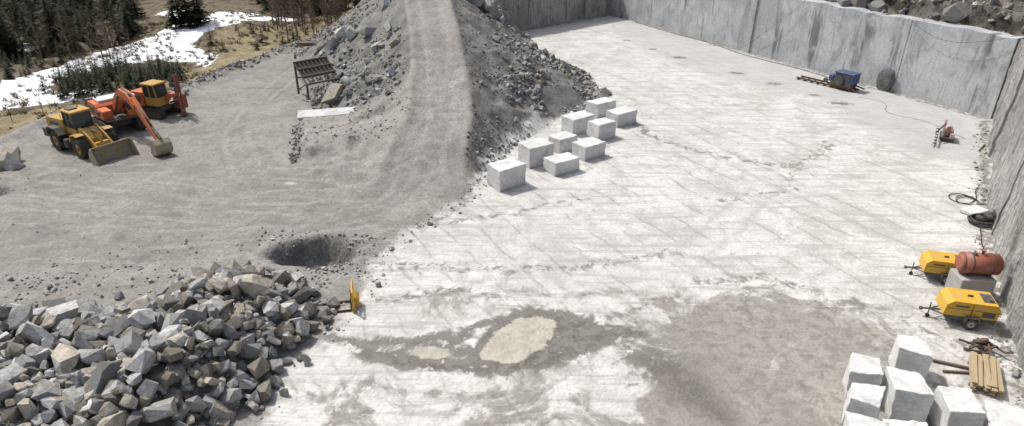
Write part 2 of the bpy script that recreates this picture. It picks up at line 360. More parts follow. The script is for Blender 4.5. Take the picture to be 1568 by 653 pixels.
M_blk=paint('black_rubber',(.028,.028,.028),(.18,.17,.155),.7,.85);M_dk=paint('dark_steel',(.07,.068,.065),(.24,.22,.195),.5,.6)
M_rust=paint('rusty_steel',(.13,.085,.06),(.10,.08,.065),.8,.9);M_grey=paint('grey_paint',(.45,.45,.44),amt=.4)
M_wsteel=paint('weathered_steel',(.105,.09,.078),(.17,.155,.14),.7,.8)
M_white=paint('white_paint',(.72,.72,.71),amt=.3);M_bkt=paint('worn_bucket_steel',(.32,.27,.18),(.40,.36,.30),.8,.6)
M_ylw2=paint('compressor_yellow',(.62,.36,.025),amt=.4)
gl=NT('cab_glass');M_glass=gl.fin((.03,.04,.045),.08);gl.b.inputs['Specular IOR Level'].default_value=.6
def woodmat(name,c1,c2):
    n=NT(name);p=n.co(True)
    return n.fin(n.mix(n.noise(n.mapping(p,sc=(.6,9,9)),2,4),c1,c2),.85,n.bump(n.noise(n.mapping(p,sc=(1,14,14)),2,3),.3,.02))
M_wood=woodmat('sawn_timber',(.50,.40,.25),(.28,.215,.14));M_wood2=woodmat('old_timber',(.22,.18,.14),(.11,.09,.07))
cn=NT('concrete');M_conc=cn.fin(cn.mix(cn.noise(cn.co(),2.5,6,.7),(.26,.25,.235),(.46,.45,.43)),.9,cn.bump(cn.noise(cn.co(),9,5),.4,.03))
db=NT('hollow_dark_tone');M_hollow=db.fin(db.mix(db.noise(db.co(),3,6,.75),(.05,.05,.05),(.22,.22,.215)),.9,db.bump(db.noise(db.co(),4,5,.7),.8,.15))  # dark tone of the bulge that stands in for the wall hollow

# ------------------------------------------------------------------ part builders
def empty(name,loc,yaw=0.,tilt=(0,0)):
    e=bpy.data.objects.new(name,None);e.empty_display_size=.5;e.location=loc;e.rotation_euler=(tilt[0],tilt[1],yaw);COL.objects.link(e);return e
def fin(bm,name,mat,parent,bevel=0,smooth=False,seg=1):
    if bevel>0:
        es=[e for e in bm.edges if len(e.link_faces)==2 and e.calc_face_angle(0)>.5]
        bmesh.ops.bevel(bm,geom=es,offset=bevel,segments=seg,profile=.6,affect='EDGES')
    bmesh.ops.recalc_face_normals(bm,faces=bm.faces)
    me=bpy.data.meshes.new(name);bm.to_mesh(me);bm.free()
    for m in (mat if isinstance(mat,list) else [mat]):me.materials.append(m)
    if smooth:
        for p in me.polygons:p.use_smooth=True
    o=bpy.data.objects.new(name,me);COL.objects.link(o);o.parent=parent;return o
def box(name,c,s,mat,parent,bevel=.03,rot=None,top=1.,topx=None):
    bm=bmesh.new();r=bmesh.ops.create_cube(bm,size=1)
    for v in bm.verts:
        k=top if v.co.z>0 else 1;kx=(topx if topx is not None else top) if v.co.z>0 else 1
        v.co=Vector((v.co.x*s[0]*kx,v.co.y*s[1]*k,v.co.z*s[2]))
    Mx=Matrix.Translation(c)@(Euler(rot).to_matrix().to_4x4() if rot else Matrix())
    bmesh.ops.transform(bm,matrix=Mx,verts=bm.verts)
    return fin(bm,name,mat,parent,min(bevel,min(s)*.3))
def prism(name,prof,y0,y1,mat,parent,bevel=.03):
    bm=bmesh.new();a=[bm.verts.new((x,y0,z)) for x,z in prof];b=[bm.verts.new((x,y1,z)) for x,z in prof];n=len(prof)
    bm.faces.new(a);bm.faces.new(b[::-1])
    for i in range(n):bm.faces.new((a[i],b[i],b[(i+1)%n],a[(i+1)%n]))
    return fin(bm,name,mat,parent,bevel)
def cyl(name,p0,p1,r,mat,parent,seg=16,r2=None,bevel=0,smooth=False):
    p0=Vector(p0);p1=Vector(p1);d=p1-p0;bm=bmesh.new()
    bmesh.ops.create_cone(bm,cap_ends=True,segments=seg,radius1=r,radius2=r if r2 is None else r2,depth=d.length)
    Mx=Matrix.Translation((p0+p1)/2)@d.to_track_quat('Z','Y').to_matrix().to_4x4()
    bmesh.ops.transform(bm,matrix=Mx,verts=bm.verts);o=fin(bm,name,mat,parent,bevel)
    if seg>8:
        for p in o.data.polygons:
            if len(p.vertices)==4:p.use_smooth=True
    return o
def beam(name,p0,p1,w,h,mat,parent,bevel=.015):
    p0=Vector(p0);p1=Vector(p1);d=p1-p0;bm=bmesh.new();bmesh.ops.create_cube(bm,size=1)
    for v in bm.verts:v.co=Vector((v.co.x*w,v.co.y*h,v.co.z*d.length))
    Mx=Matrix.Translation((p0+p1)/2)@d.to_track_quat('Z','Y').to_matrix().to_4x4()
    bmesh.ops.transform(bm,matrix=Mx,verts=bm.verts);return fin(bm,name,mat,parent,bevel)
def wheel(pre,x,y,z,r,w,rimmat,parent,lugs=22):
    seg=28;prof=[(.5,-.5),(.86,-.5),(.95,-.42),(.97,0),(.95,.42),(.86,.5),(.5,.5)]
    bm=bmesh.new();rings=[]
    for k in range(seg):
        a=2*math.pi*k/seg;rings.append([bm.verts.new((x+math.cos(a)*r*q,y+w*t,z+math.sin(a)*r*q)) for q,t in prof])
    for k in range(seg):
        A_,B_=rings[k],rings[(k+1)%seg]
        for j in range(len(prof)):bm.faces.new((A_[j],A_[(j+1)%len(prof)],B_[(j+1)%len(prof)],B_[j]))
    for k in range(lugs):
        a=2*math.pi*k/lugs
        for sgn in (-1,1):
            aa=a+(0 if sgn<0 else math.pi/lugs)
            Mx=Matrix.Translation((x,y+sgn*w*.24,z))@Matrix.Rotation(-aa,4,'Y')@Matrix.Translation((r*.97,0,0))@Matrix.Rotation(sgn*.5,4,'X')
            bmesh.ops.create_cube(bm,size=1,matrix=Mx@Matrix.Diagonal((r*.08,w*.46,r*.1,1)))
    fin(bm,pre+'_tyre',M_blk,parent)
    cyl(pre+'_rim',(x,y-w*.42,z),(x,y+w*.42,z),r*.52,rimmat,parent,20)
    cyl(pre+'_hub',(x,y-w*.5,z),(x,y+w*.5,z),r*.2,M_dk,parent,12)
def bucket(name,prof,side,y0,y1,mat,parent,th=.06):
    n=len(prof);bm=bmesh.new();off=[]
    for i,(x,z) in enumerate(prof):
        a=prof[max(0,i-1)];b=prof[min(n-1,i+1)];dx,dz=b[0]-a[0],b[1]-a[1];l=math.hypot(dx,dz)
        off.append((x-dz/l*th,z+dx/l*th))
    loop=prof+off[::-1]
    a=[bm.verts.new((x,y0,z)) for x,z in loop];b=[bm.verts.new((x,y1,z)) for x,z in loop];m=len(loop)
    for i in range(m):bm.faces.new((a[i],b[i],b[(i+1)%m],a[(i+1)%m]))
    for i in range(n-1):
        bm.faces.new((a[i],a[i+1],a[m-2-i],a[m-1-i]));bm.faces.new((b[i],b[i+1],b[m-2-i],b[m-1-i]))
    for yy in (y0,y1):
        t=.04 if yy==y1 else -.04
        p=[bm.verts.new((x,yy,z)) for x,z in side];q=[bm.verts.new((x,yy+t,z)) for x,z in side];k=len(side)
        bm.faces.new(p);bm.faces.new(q[::-1])
        for i in range(k):bm.faces.new((p[i],q[i],q[(i+1)%k],p[(i+1)%k]))
    return fin(bm,name,mat,parent)
def track(pre,y,x0,x1,r,w,parent):
    prof=[];N=8
    for k in range(N+1):
        a=-math.pi/2+math.pi*k/N;prof.append((x1+math.cos(a)*r,r+math.sin(a)*r))
    for k in range(N+1):
        a=math.pi/2+math.pi*k/N;prof.append((x0+math.cos(a)*r,r+math.sin(a)*r))
    prism(pre+'_frame',[(x0-.05+(px-x0)*.98,.06+(pz)*.88) for px,pz in prof],y-w*.4,y+w*.4,M_dk,parent,0)
    bm=bmesh.new();P_=prof+[prof[0]];step=.2
    for i in range(len(P_)-1):
        ax,az=P_[i];bx,bz=P_[i+1];L=math.hypot(bx-ax,bz-az);m=max(1,round(L/step));ang=math.atan2(bz-az,bx-ax)
        for k in range(m):
            t=(k+.5)/m
            Mx=Matrix.Translation((ax+(bx-ax)*t,y,az+(bz-az)*t+.02))@Matrix.Rotation(-ang,4,'Y')
            bmesh.ops.create_cube(bm,size=1,matrix=Mx@Matrix.Diagonal((L/m*.86,w,.07,1)))
    fin(bm,pre+'_shoes',M_blk,parent)

# ------------------------------------------------------------------ rocks
def hull(pts):
    bm=bmesh.new()
    for p in pts:bm.verts.new(p)
    r=bmesh.ops.convex_hull(bm,input=bm.verts)
    bmesh.ops.delete(bm,geom=list({v for v in r['geom_unused']+r['geom_interior'] if isinstance(v,bmesh.types.BMVert) and v.is_valid}),context='VERTS')
    bmesh.ops.triangulate(bm,faces=bm.faces);bmesh.ops.recalc_face_normals(bm,faces=bm.faces)
    V=np.array([v.co[:] for v in bm.verts]);bm.verts.index_update();F=np.array([[v.index for v in f.verts] for f in bm.faces])
    N=np.array([f.normal[:] for f in bm.faces]);bm.free();return V,F,N
VAR=[]
for k in range(44):
    pts=[];sx_,sy_,sz_=rng.uniform(.85,1.3),rng.uniform(.6,1.0),rng.uniform(.42,.85)
    for a in (-1,1):
        for b in (-1,1):
            for c in (-1,1):
                q=np.array([a,b,c])*.5
                if rng.random()<.5:
                    for ax in range(3):
                        w=q.copy();w[ax]*=rng.uniform(-.3,.6);pts.append(w+rng.normal(0,.06,3))
                else: pts.append(q+rng.normal(0,.13,3))
    pts=[p*np.array([sx_,sy_,sz_]) for p in pts]
    VAR.append(hull(pts))
def rotm(a,b,c): return np.array(Euler((a,b,c)).to_matrix())
def rocks(name,items,mat=None):
    """items: x,y,z,size,tone(3),fresh"""
    Vs=[];Fs=[];Cs=[];o=0
    for (x,y,z,s,tone,fresh) in items:
        v,f,n=VAR[rng.integers(len(VAR))]
        R=rotm(rng.uniform(-.7,.7),rng.uniform(-.7,.7),rng.uniform(0,6.28)) if rng.random()<.65 else rotm(*rng.uniform(0,6.28,3))
        Vs.append((v*s)@R.T+np.array([x,y,z]));Fs.append(f+o);o+=len(v)
        dr=rng.normal(0,1,3);dr/=np.linalg.norm(dr)
        fr=(n@dr>.45)&(rng.random()<fresh)
        c=np.tile(np.array(tone),(len(f),1))*rng.uniform(.9,1.1,(len(f),1))
        c[fr]=np.array([.66,.655,.64])*rng.uniform(.8,1.05)
        Cs.append(np.repeat(np.concatenate([c,np.ones((len(f),1))],1),3,axis=0))
    return fastmesh(name,np.concatenate(Vs),np.concatenate(Fs),mat or M_rock,False,np.concatenate(Cs))
def tone(lo=.18,hi=.5,br=.3):
    t=rng.uniform(lo,hi)
    if rng.random()<br:return (t*1.08,t*.97,t*.82)
    return (t,t,t*.99)
def scatter(n,fn,size,lo=.15,hi=.42,fresh=.25,sink=.2):
    xs_,ys_=fn(n);zs=height(xs_,ys_);it=[]
    for x,y,z in zip(xs_,ys_,zs):
        s=size(x,y);it.append((x,y,z+s*sink,s,tone(lo,hi,.25),fresh))
    return it
it=[];acc=[]
px=rng.uniform(-27,-9,18000);py=rng.uniform(17,32,18000);sd=sdpoly(px,py,PILE)
for x,y,d in zip(px,py,sd):
    if d>-.1:continue
    s=float(np.clip(rng.lognormal(-.32,.48),.28,1.7))
    if d>-.7:s=min(s,.85)
    if all((x-a)**2+(y-b)**2>(.38*(s+c))**2 for a,b,c in acc):
        acc.append((x,y,s))
    if len(acc)>700:break
ar=np.array(acc);hz=height(ar[:,0],ar[:,1])
for (x,y,s),z in zip(acc,hz):it.append((x,y,z+s*.2+rng.uniform(0,.55),s,tone(.15,.52,.35),.5))
n=2000;px=rng.uniform(-27.5,-9,n*3);py=rng.uniform(17,33,n*3);sd=sdpoly(px,py,PILE)
ok=sd<rng.exponential(.5,n*3);px=px[ok][:n];py=py[ok][:n];hz=height(px,py)
for x,y,z in zip(px,py,hz):
    s=float(np.clip(rng.lognormal(-1.45,.55),.08,.6));it.append((x,y,z+s*.2+rng.uniform(0,.2),s,tone(.13,.38,.35),.35))
rocks('rock_pile',it)
def mound(side,y0,y1,tl=0.02,th=1.08,pw=.8,thr=.40):
    def f(n):
        y=rng.uniform(y0,y1,n);t=tl+(th-tl)*rng.random(n)**pw
        xc=np.interp(y,yk,xcK);h=np.interp(y,yk,hwK);D=np.interp(y,yk,DrK if side>0 else DlK)
        x=xc+side*(h+t*D);k=fbm(x*.25,y*.25,97)>thr
        return x[k],y[k]
    return f
def sz(mu,sg,lo,hi):return lambda x,y:float(np.clip(rng.lognormal(mu,sg),lo,hi))
it=scatter(3600,mound(1,57,95,.25,1.06,.55),sz(-1.6,.5,.1,1.0),.15,.42,.3)
it+=scatter(1100,mound(1,47,78,0.02,1.0,1,.36),sz(-2.1,.4,.06,.36),.12,.30,.12)
it+=scatter(2000,mound(-1,58,98,.08,1.05,.8),sz(-1.75,.55,.08,1.05),.16,.42,.3)
it+=scatter(350,mound(-1,50,60,.0,1.0,1),sz(-2.5,.4,.05,.25),.22,.4,.2)
rocks('embankment_rubble',it)
it=[]
for k in range(52):
    x=rng.uniform(-5.8,-1.2);y=rng.uniform(80,97);s=rng.uniform(.8,1.8);it.append((x,y,H1(x,y)+s*.3,s,tone(.2,.42,.2),.35))
for x,y,s in [(-19.7,75.6,2.0),(-18.6,76.6,1.7),(-17.3,74.2,1.5),(-16.7,62.5,1.7),(-15.6,63.4,1.1),(-15.2,61.5,.9),(-13.5,68,1.1),(-15,72,1.3),(-14,77,1.2),(-12.4,62,.8),(-11.2,66,.9),(-38.6,48.2,2.0),(-39.6,49.3,1.5),(-37.6,47.6,1.0),(-12.5,70,1.0),(-11.8,59,.8),(-10.6,57.4,.6),(-10.9,61.2,.7),(-17.2,66.4,.9)]:
    it.append((x,y,H1(x,y)+s*.25,s,tone(.32,.48,.2),.5))
rocks('boulder_group',it)
it=[]
def alongs(P0,P1,n,o0,o1,lo,hi,nrm):
    for k in range(n):
        t=rng.random();o=rng.uniform(o0,o1);x=P0[0]+(P1[0]-P0[0])*t+nrm[0]*o;y=P0[1]+(P1[1]-P0[1])*t+nrm[1]*o
        s=lo+(hi-lo)*rng.random()**2.2;it.append((x,y,H1(x,y)+s*.2,s,tone(.12,.36,.5),.25))
alongs(B,C,150,1.9,4.6,.4,1.8,(.878,.479));alongs(B,C,260,4.6,11,.2,1.1,(.878,.479));alongs(B,C,600,1.7,9,.1,.4,(.878,.479))
alongs(C,(24.1,27),60,1.9,5,.5,1.6,(.85,-.52));alongs(C,(24.1,27),110,1.8,6,.15,.6,(.85,-.52));alongs(A,B,50,1.9,5,.5,1.8,(-.65,.76))
rocks('ledge_boulders',it)
def yardfn(n):
    c=[(-25.5,31,2.2,1.2),(-22,32,5,1.5),(-13.5,36.3,1.6,.8),(-9.4,36.0,1.0,.8),(-10.4,33.0,.9,.5),(-40,45,3,3),(-18,33,4,2)]
    x=[];y=[]
    for k in range(n):
        a=c[rng.integers(len(c))];x.append(a[0]+rng.normal(0,a[2]));y.append(a[1]+rng.normal(0,a[3]))
    return np.array(x),np.array(y)
def edgefn(n):
    P_=[(-43,52),(-42.2,61),(-34,67.6),(-33,74),(-28.6,86.7),(-25.8,93)];x=[];y=[]
    for k in range(n):
        i=rng.integers(1,5);t=rng.random();x.append(P_[i][0]+(P_[i+1][0]-P_[i][0])*t+rng.normal(0,.7));y.append(P_[i][1]+(P_[i+1][1]-P_[i][1])*t+rng.normal(0,.7))
    return np.array(x),np.array(y)
it=scatter(800,yardfn,sz(-2.6,.5,.04,.4),.24,.48,.4)+scatter(900,edgefn,sz(-1.9,.5,.08,.6),.18,.42,.3)
it+=scatter(350,lambda n:(rng.uniform(-45,-8,n),rng.uniform(24,60,n)),sz(-3.0,.4,.03,.14),.24,.42,.3)
def mfoot(n):
    x=[];y=[]
    for k in range(n):
        i=rng.integers(1,10);t=rng.random();x.append(MARB[i][0]+(MARB[i+1][0]-MARB[i][0])*t+rng.normal(.2,.5));y.append(MARB[i][1]+(MARB[i+1][1]-MARB[i][1])*t+rng.normal(0,.5))
    return np.array(x),np.array(y)
it+=scatter(400,mfoot,sz(-2.7,.5,.04,.28),.28,.5,.4)
def wfoot(n):
    y=rng.uniform(22,58,n);x=np.interp(y,ryK,rxK)-.3-np.abs(rng.normal(0,.5,n));return x,y
it+=scatter(260,wfoot,sz(-2.4,.5,.05,.35),.25,.5,.4)
def bfoot(n):
    t=rng.random(n);return -16.7-2.2*t+rng.normal(0,.25,n),48.9+8.4*t+rng.normal(0,.2,n)
it+=scatter(120,bfoot,sz(-1.5,.4,.12,.5),.18,.4,.2)
rocks('loose_stones',it)

# ------------------------------------------------------------------ quarry walls
def wallstrip(name,pts,hgt,mat,panel,rough,thick=1.7,inward=None,seed=0):
    e=empty(name,(0,0,0));seg=[]
    for a,b in zip(pts[:-1],pts[1:]):
        L=math.hypot(b[0]-a[0],b[1]-a[1]);n=max(1,round(L/panel));
        for k in range(n):seg.append(((a[0]+(b[0]-a[0])*k/n,a[1]+(b[1]-a[1])*k/n),(a[0]+(b[0]-a[0])*(k+1)/n,a[1]+(b[1]-a[1])*(k+1)/n)))
    for j,(a,b) in enumerate(seg):
        dx,dy=b[0]-a[0],b[1]-a[1];L=math.hypot(dx,dy);ux,uy=dx/L,dy/L;ox,oy=inward(ux,uy)
        st=.3 if rough else 1.0;nu=max(2,int(L/st));nv=max(3,int(hgt/st));bm=bmesh.new();g_=[]
        po=random.uniform(-.16,.16);hh=hgt+random.uniform(-.2,.12)
        for v in range(nv+1):
            row=[]
            for u in range(nu+1):
                s=L*u/nu;z=-.4+(hh+.4)*v/nv;wx,wy=a[0]+ux*s,a[1]+uy*s
                d=po+z*.035
                if rough:
                    d+=rough*((float(fbm(np.array((wx+wy)*.9),np.array(z*.16),seed))-.47)*1.6+(float(fbm(np.array((wx+wy)*2.2),np.array(z*1.4),seed+3))-.47)*.8)
                if v==nv:z+=random.uniform(-.12,.12)
                row.append(bm.verts.new((wx+ox*d,wy+oy*d,z)))
            g_.append(row)
        for v in range(nv):
            for u in range(nu):bm.faces.new((g_[v][u],g_[v][u+1],g_[v+1][u+1],g_[v+1][u]))
        bk=[bm.verts.new((r.co.x+ox*thick,r.co.y+oy*thick,r.co.z)) for r in g_[-1]]
        lo=[bm.verts.new((q.co.x,q.co.y,-.4)) for q in bk]
        for u in range(nu):
            bm.faces.new((g_[-1][u],g_[-1][u+1],bk[u+1],bk[u]));bm.faces.new((bk[u],bk[u+1],lo[u+1],lo[u]))
        for u in (0,nu):
            bm.faces.new([g_[v][u] for v in range(nv+1)]+[bk[u],lo[u]])
        fin(bm,'panel_%d'%(j+1),mat,e,0)
    return e
out=lambda ux,uy:(-uy,ux)
wallstrip('back_quarry_wall',[B,C],7.25,M_wall,9.5,0,inward=out)
wallstrip('left_quarry_wall',[A,B],7.3,M_wallL,6,.22,inward=out,seed=5)
wallstrip('right_quarry_wall',RW[:-1],7.3,M_wallR,5,.32,inward=out,seed=9)

# ------------------------------------------------------------------ marble blocks
def mblock(x,y,L,W,Hh,yaw,z=0,tx=0,ty=0,j=.05,name='marble_block'):
    bm=bmesh.new();bmesh.ops.create_cube(bm,size=1)
    for v in bm.verts:
        v.co=Vector((v.co.x*L+random.uniform(-j,j),v.co.y*W+random.uniform(-j,j),(v.co.z+.5)*Hh+(random.uniform(-j,j) if v.co.z>0 else 0)))
    bmesh.ops.subdivide_edges(bm,edges=bm.edges,cuts=6,use_grid_fill=True)
    for v in bm.verts:
        sharp=any(e.calc_face_angle(0)>.6 for e in v.link_edges if len(e.link_faces)==2)
        a=.018 if sharp else .003;v.co+=Vector([random.uniform(-a,a) for _ in range(3)])
    o=fin(bm,name,M_block,None,.025);o.location=(x,y,z);o.rotation_euler=(tx,ty,math.radians(yaw));return o
for b in [(-.4,44.7,2.3,1.6,1.6,36),(1.8,48.9,2.2,1.7,1.6,34),(4.1,51.7,1.9,1.4,1.15,38),(3.7,47.3,2.2,1.5,1.05,33),(5.7,56.1,2.4,1.6,1.4,35),(6.0,50.3,2.2,1.5,1.1,38),(7.5,54.6,1.9,1.5,1.35,35),(8.2,60.6,2.3,1.5,1.3,37),(9.7,58.1,2.3,1.6,1.2,35)]:
    mblock(*b)
for b in [(14.9,22.8,1.15,1.2,1.55,-20),(17.6,24.1,1.35,1.3,1.6,-22),(14.1,21.1,1.15,1.2,1.5,-30),(16.1,21.7,1.35,1.65,1.55,-14),(17.6,20.7,1.4,1.7,1.6,-12),(19.2,19.9,1.6,1.4,1.35,-24),(13.3,19.2,1.4,1.3,1.5,-15),(15.0,19.2,1.5,1.4,1.2,-15),(17,18.3,1.6,1.4,1.5,-18)]:
    mblock(*b,tx=random.uniform(-.05,.05),ty=random.uniform(-.05,.05),j=.12)
# long flat slab lying along the back edge of the raised gravel
mblock(-15.6,57.7,6.2,1.1,.32,13,z=.92,tx=.22,j=.06,name='flat_stone_slab')

# ------------------------------------------------------------------ wheel loader
def loader(x,y,yaw):
    e=empty('wheel_loader',(x,y,H1(x,y)),math.radians(yaw))
    for n,px_,py_ in (('wheel_rr',-1.75,-1.12),('wheel_rl',-1.75,1.12),('wheel_fr',1.75,-1.12),('wheel_fl',1.75,1.12)):
        wheel(n,px_,py_,.86,.86,.66,M_yel,e)
    prism('rear_frame',[(-3.5,.9),(-3.6,1.5),(-.2,1.5),(0,.8),(-2.8,.75)],-.62,.62,M_dk,e)
    prism('engine_hood',[(-3.7,1.35),(-3.75,2.2),(-3.5,2.42),(-1.0,2.55),(-1.0,1.35)],-.85,.85,M_yel,e,.06)
    box('radiator_grille',(-3.77,0,1.85),(.06,1.3,.75),M_dk,e,.01)
    box('side_vent_right',(-2.4,-.87,1.95),(1.3,.04,.5),M_dk,e,.01);box('side_vent_left',(-2.4,.87,1.95),(1.3,.04,.5),M_dk,e,.01)
    prism('counterweight',[(-3.95,.8),(-4.0,1.5),(-3.4,1.5),(-3.2,.85)],-1.2,1.2,M_dk,e,.05)
    for s in (-1,1):
        prism('rear_fender_%d'%(s+2),[(-2.7,1.55),(-2.45,1.95),(-1.3,1.98),(-.75,1.5),(-.85,1.42),(-1.35,1.86),(-2.4,1.84),(-2.6,1.5)],s*1.15-.33,s*1.15+.33,M_dk,e,.01)
        prism('front_fender_%d'%(s+2),[(.75,1.3),(1.0,1.85),(1.6,1.98),(2.0,1.9),(1.95,1.82),(1.55,1.88),(1.1,1.76),(.85,1.28)],s*1.12-.32,s*1.12+.32,M_yel,e,.01)
        box('step_%d'%(s+2),(-.35,s*1.15,.85),(.5,.35,.7),M_dk,e)
        for k in range(2):beam('handrail_%d_%d'%(s+2,k),(-1.1-k*2.2,s*.8,2.5-.1*k),(-1.1-k*2.2,s*.8,3.0),.04,.04,M_yel,e)
        beam('handrail_top_%d'%(s+2),(-1.1,s*.8,3.0),(-3.3,s*.8,2.95),.04,.04,M_yel,e)
    cyl('exhaust',(-1.7,.35,2.45),(-1.7,.35,3.15),.07,M_dk,e,10);cyl('air_intake',(-1.4,-.4,2.5),(-1.4,-.4,2.95),.13,M_dk,e,12)
    box('cab_base',(-.25,0,1.75),(1.5,1.35,.6),M_yel,e,.04)
    prism('cab_glass',[(-.95,2.0),(.62,2.0),(.5,3.25),(-.9,3.25)],-.68,.68,M_glass,e,.04)
    for px_,tx_ in ((-.97,-.92),(-.15,-.15),(.65,.53)):
        for s in (-1,1):beam('pillar',(px_,s*.7,2.0),(tx_,s*.7,3.27),.08,.08,M_dk,e)
    box('cab_roof',(-.2,0,3.34),(1.75,1.6,.16),M_yel,e,.05);box('beacon',(-.6,.4,3.47),(.14,.14,.14),M_ora,e);box('roof_unit',(-.4,-.2,3.46),(.7,.7,.1),M_dk,e,.02)
    for s in (-1,1):cyl('mirror_arm_%d'%(s+2),(.6,s*.7,2.9),(.85,s*1.15,2.9),.025,M_dk,e,6);box('mirror_%d'%(s+2),(.86,s*1.18,2.8),(.06,.22,.38),M_dk,e,.01)
    prism('front_frame',[(.2,.75),(.3,1.6),(.9,2.1),(1.5,2.1),(2.1,1.5),(2.3,.75)],-.5,.5,M_yel,e)
    for s in (-1,1):
        prism('lift_arm_%d'%(s+2),[(.95,2.15),(1.2,2.3),(2.4,1.65),(3.7,.65),(3.75,.35),(3.45,.3),(2.3,1.15),(1.0,1.85)],s*.62-.07,s*.62+.07,M_yel,e)
        cyl('lift_cylinder_%d'%(s+2),(1.0,s*.45,1.1),(2.6,s*.45,1.25),.08,M_dk,e,10)
    beam('cross_tube',(2.7,-.62,1.15),(2.7,.62,1.15),.3,.3,M_yel,e)
    beam('tilt_lever',(2.5,0,2.0),(2.85,0,.75),.16,.3,M_yel,e);cyl('tilt_cylinder',(1.1,0,2.05),(2.5,0,1.95),.09,M_dk,e,10)
    beam('tilt_link',(2.85,0,.8),(3.6,0,.95),.12,.16,M_dk,e)
    pr=[(5.0,.04),(4.1,.04),(3.75,.22),(3.62,.6),(3.68,1.0),(3.95,1.36)]
    bucket('bucket',pr,[(4.9,.04),(4.1,.04),(3.75,.22),(3.62,.6),(3.68,1.0),(3.95,1.36),(4.2,1.3)],-1.55,1.55,M_bkt,e)
    for k in range(8):box('bucket_tooth_%d'%(k+1),(5.08,-1.4+k*.4,.07),(.25,.1,.07),M_dk,e,.01)
loader(-34.35,51.75,-33.5)
# ------------------------------------------------------------------ excavator
def link(name,pl,w,hs,mat,parent,bev=.03):
    up=[];dn=[]
    for i,(x,z) in enumerate(pl):
        a=pl[max(0,i-1)];b=pl[min(len(pl)-1,i+1)];dx,dz=b[0]-a[0],b[1]-a[1];l=math.hypot(dx,dz)
        up.append((x-dz/l*hs[i],z+dx/l*hs[i]));dn.append((x+dz/l*hs[i],z-dx/l*hs[i]))
    return prism(name,up+dn[::-1],-w/2,w/2,mat,parent,bev)
def excavator(x,y,yaw):
    e=empty('tracked_excavator',(x,y,H1(x,y)),math.radians(yaw))
    track('track_right',-1.2,-1.7,1.7,.45,.6,e);track('track_left',1.2,-1.7,1.7,.45,.6,e)
    box('car_body',(0,0,.75),(2.2,1.9,.45),M_dk,e);cyl('slew_ring',(0,0,.95),(0,0,1.15),.75,M_dk,e,24)
    prism('counterweight',[(-2.9,1.2),(-3.0,1.7),(-2.9,2.35),(-2.2,2.4),(-2.1,1.15)],-1.38,1.38,M_dk,e,.12)
    prism('engine_housing',[(-2.15,1.15),(-2.2,2.3),(-.5,2.3),(-.2,2.1),(-.2,1.15)],-1.38,1.38,M_ora,e,.06)
    box('engine_cover',(-1.3,0,2.4),(1.4,1.9,.22),M_white,e,.05);cyl('exhaust',(-1.7,-.8,2.3),(-1.7,-.8,2.9),.07,M_dk,e,10)
    box('side_vent',(-1.3,-1.39,1.7),(1.1,.04,.6),M_dk,e,.01)
    box('right_tank',(.55,-.98,1.6),(1.5,.78,.85),M_ora,e,.06);box('platform',(0,0,1.22),(3.6,2.6,.14),M_dk,e)
    box('cab_lower',(.75,.92,1.55),(1.6,.92,.7),M_ora,e,.05)
    prism('cab_glass',[(-.02,1.85),(1.58,1.85),(1.38,2.85),(0.0,2.85)],.46,1.38,M_glass,e,.04)
    for a_,b_ in ((0,0),(.7,.65),(1.58,1.38)):
        for yy in (.46,1.38):beam('pillar',(a_,yy,1.85),(b_,yy,2.9),.09,.09,M_ora,e)
    box('cab_roof',(.68,.92,2.95),(1.6,1.02,.12),M_white,e,.04)
    link('boom',[(.5,1.8),(1.6,2.9),(3.0,3.7),(4.3,3.7),(5.7,3.1)],.5,[.28,.36,.42,.34,.22],M_ora,e)
    for s in (-1,1):cyl('boom_cylinder_%d'%(s+2),(1.0,s*.38,1.45),(2.9,s*.38,3.5),.09,M_dk,e,12)
    link('stick',[(5.05,3.75),(5.7,3.15),(7.2,2.1),(8.85,1.05)],.36,[.14,.3,.24,.14],M_ora,e)
    cyl('stick_cylinder',(3.2,0,4.2),(5.05,0,3.8),.1,M_dk,e,12);cyl('bucket_cylinder',(6.1,0,3.25),(8.0,0,1.95),.08,M_dk,e,12)
    beam('bucket_linkage',(8.0,0,1.95),(9.25,0,1.35),.22,.12,M_dk,e)
    pr=[(8.35,.05),(8.9,-.02),(9.35,.12),(9.6,.5),(9.5,.95),(9.15,1.25),(8.85,1.15)]
    bucket('bucket',pr[::-1],[(8.35,.05),(8.9,-.02),(9.35,.12),(9.6,.5),(9.5,.95),(9.15,1.25),(8.8,1.1)],-.62,.62,M_bkt,e,.05)
    for k in range(5):box('tooth_%d'%(k+1),(8.25,-.5+k*.25,.08),(.25,.09,.08),M_dk,e,.01)
excavator(-34.2,56.6,-43)
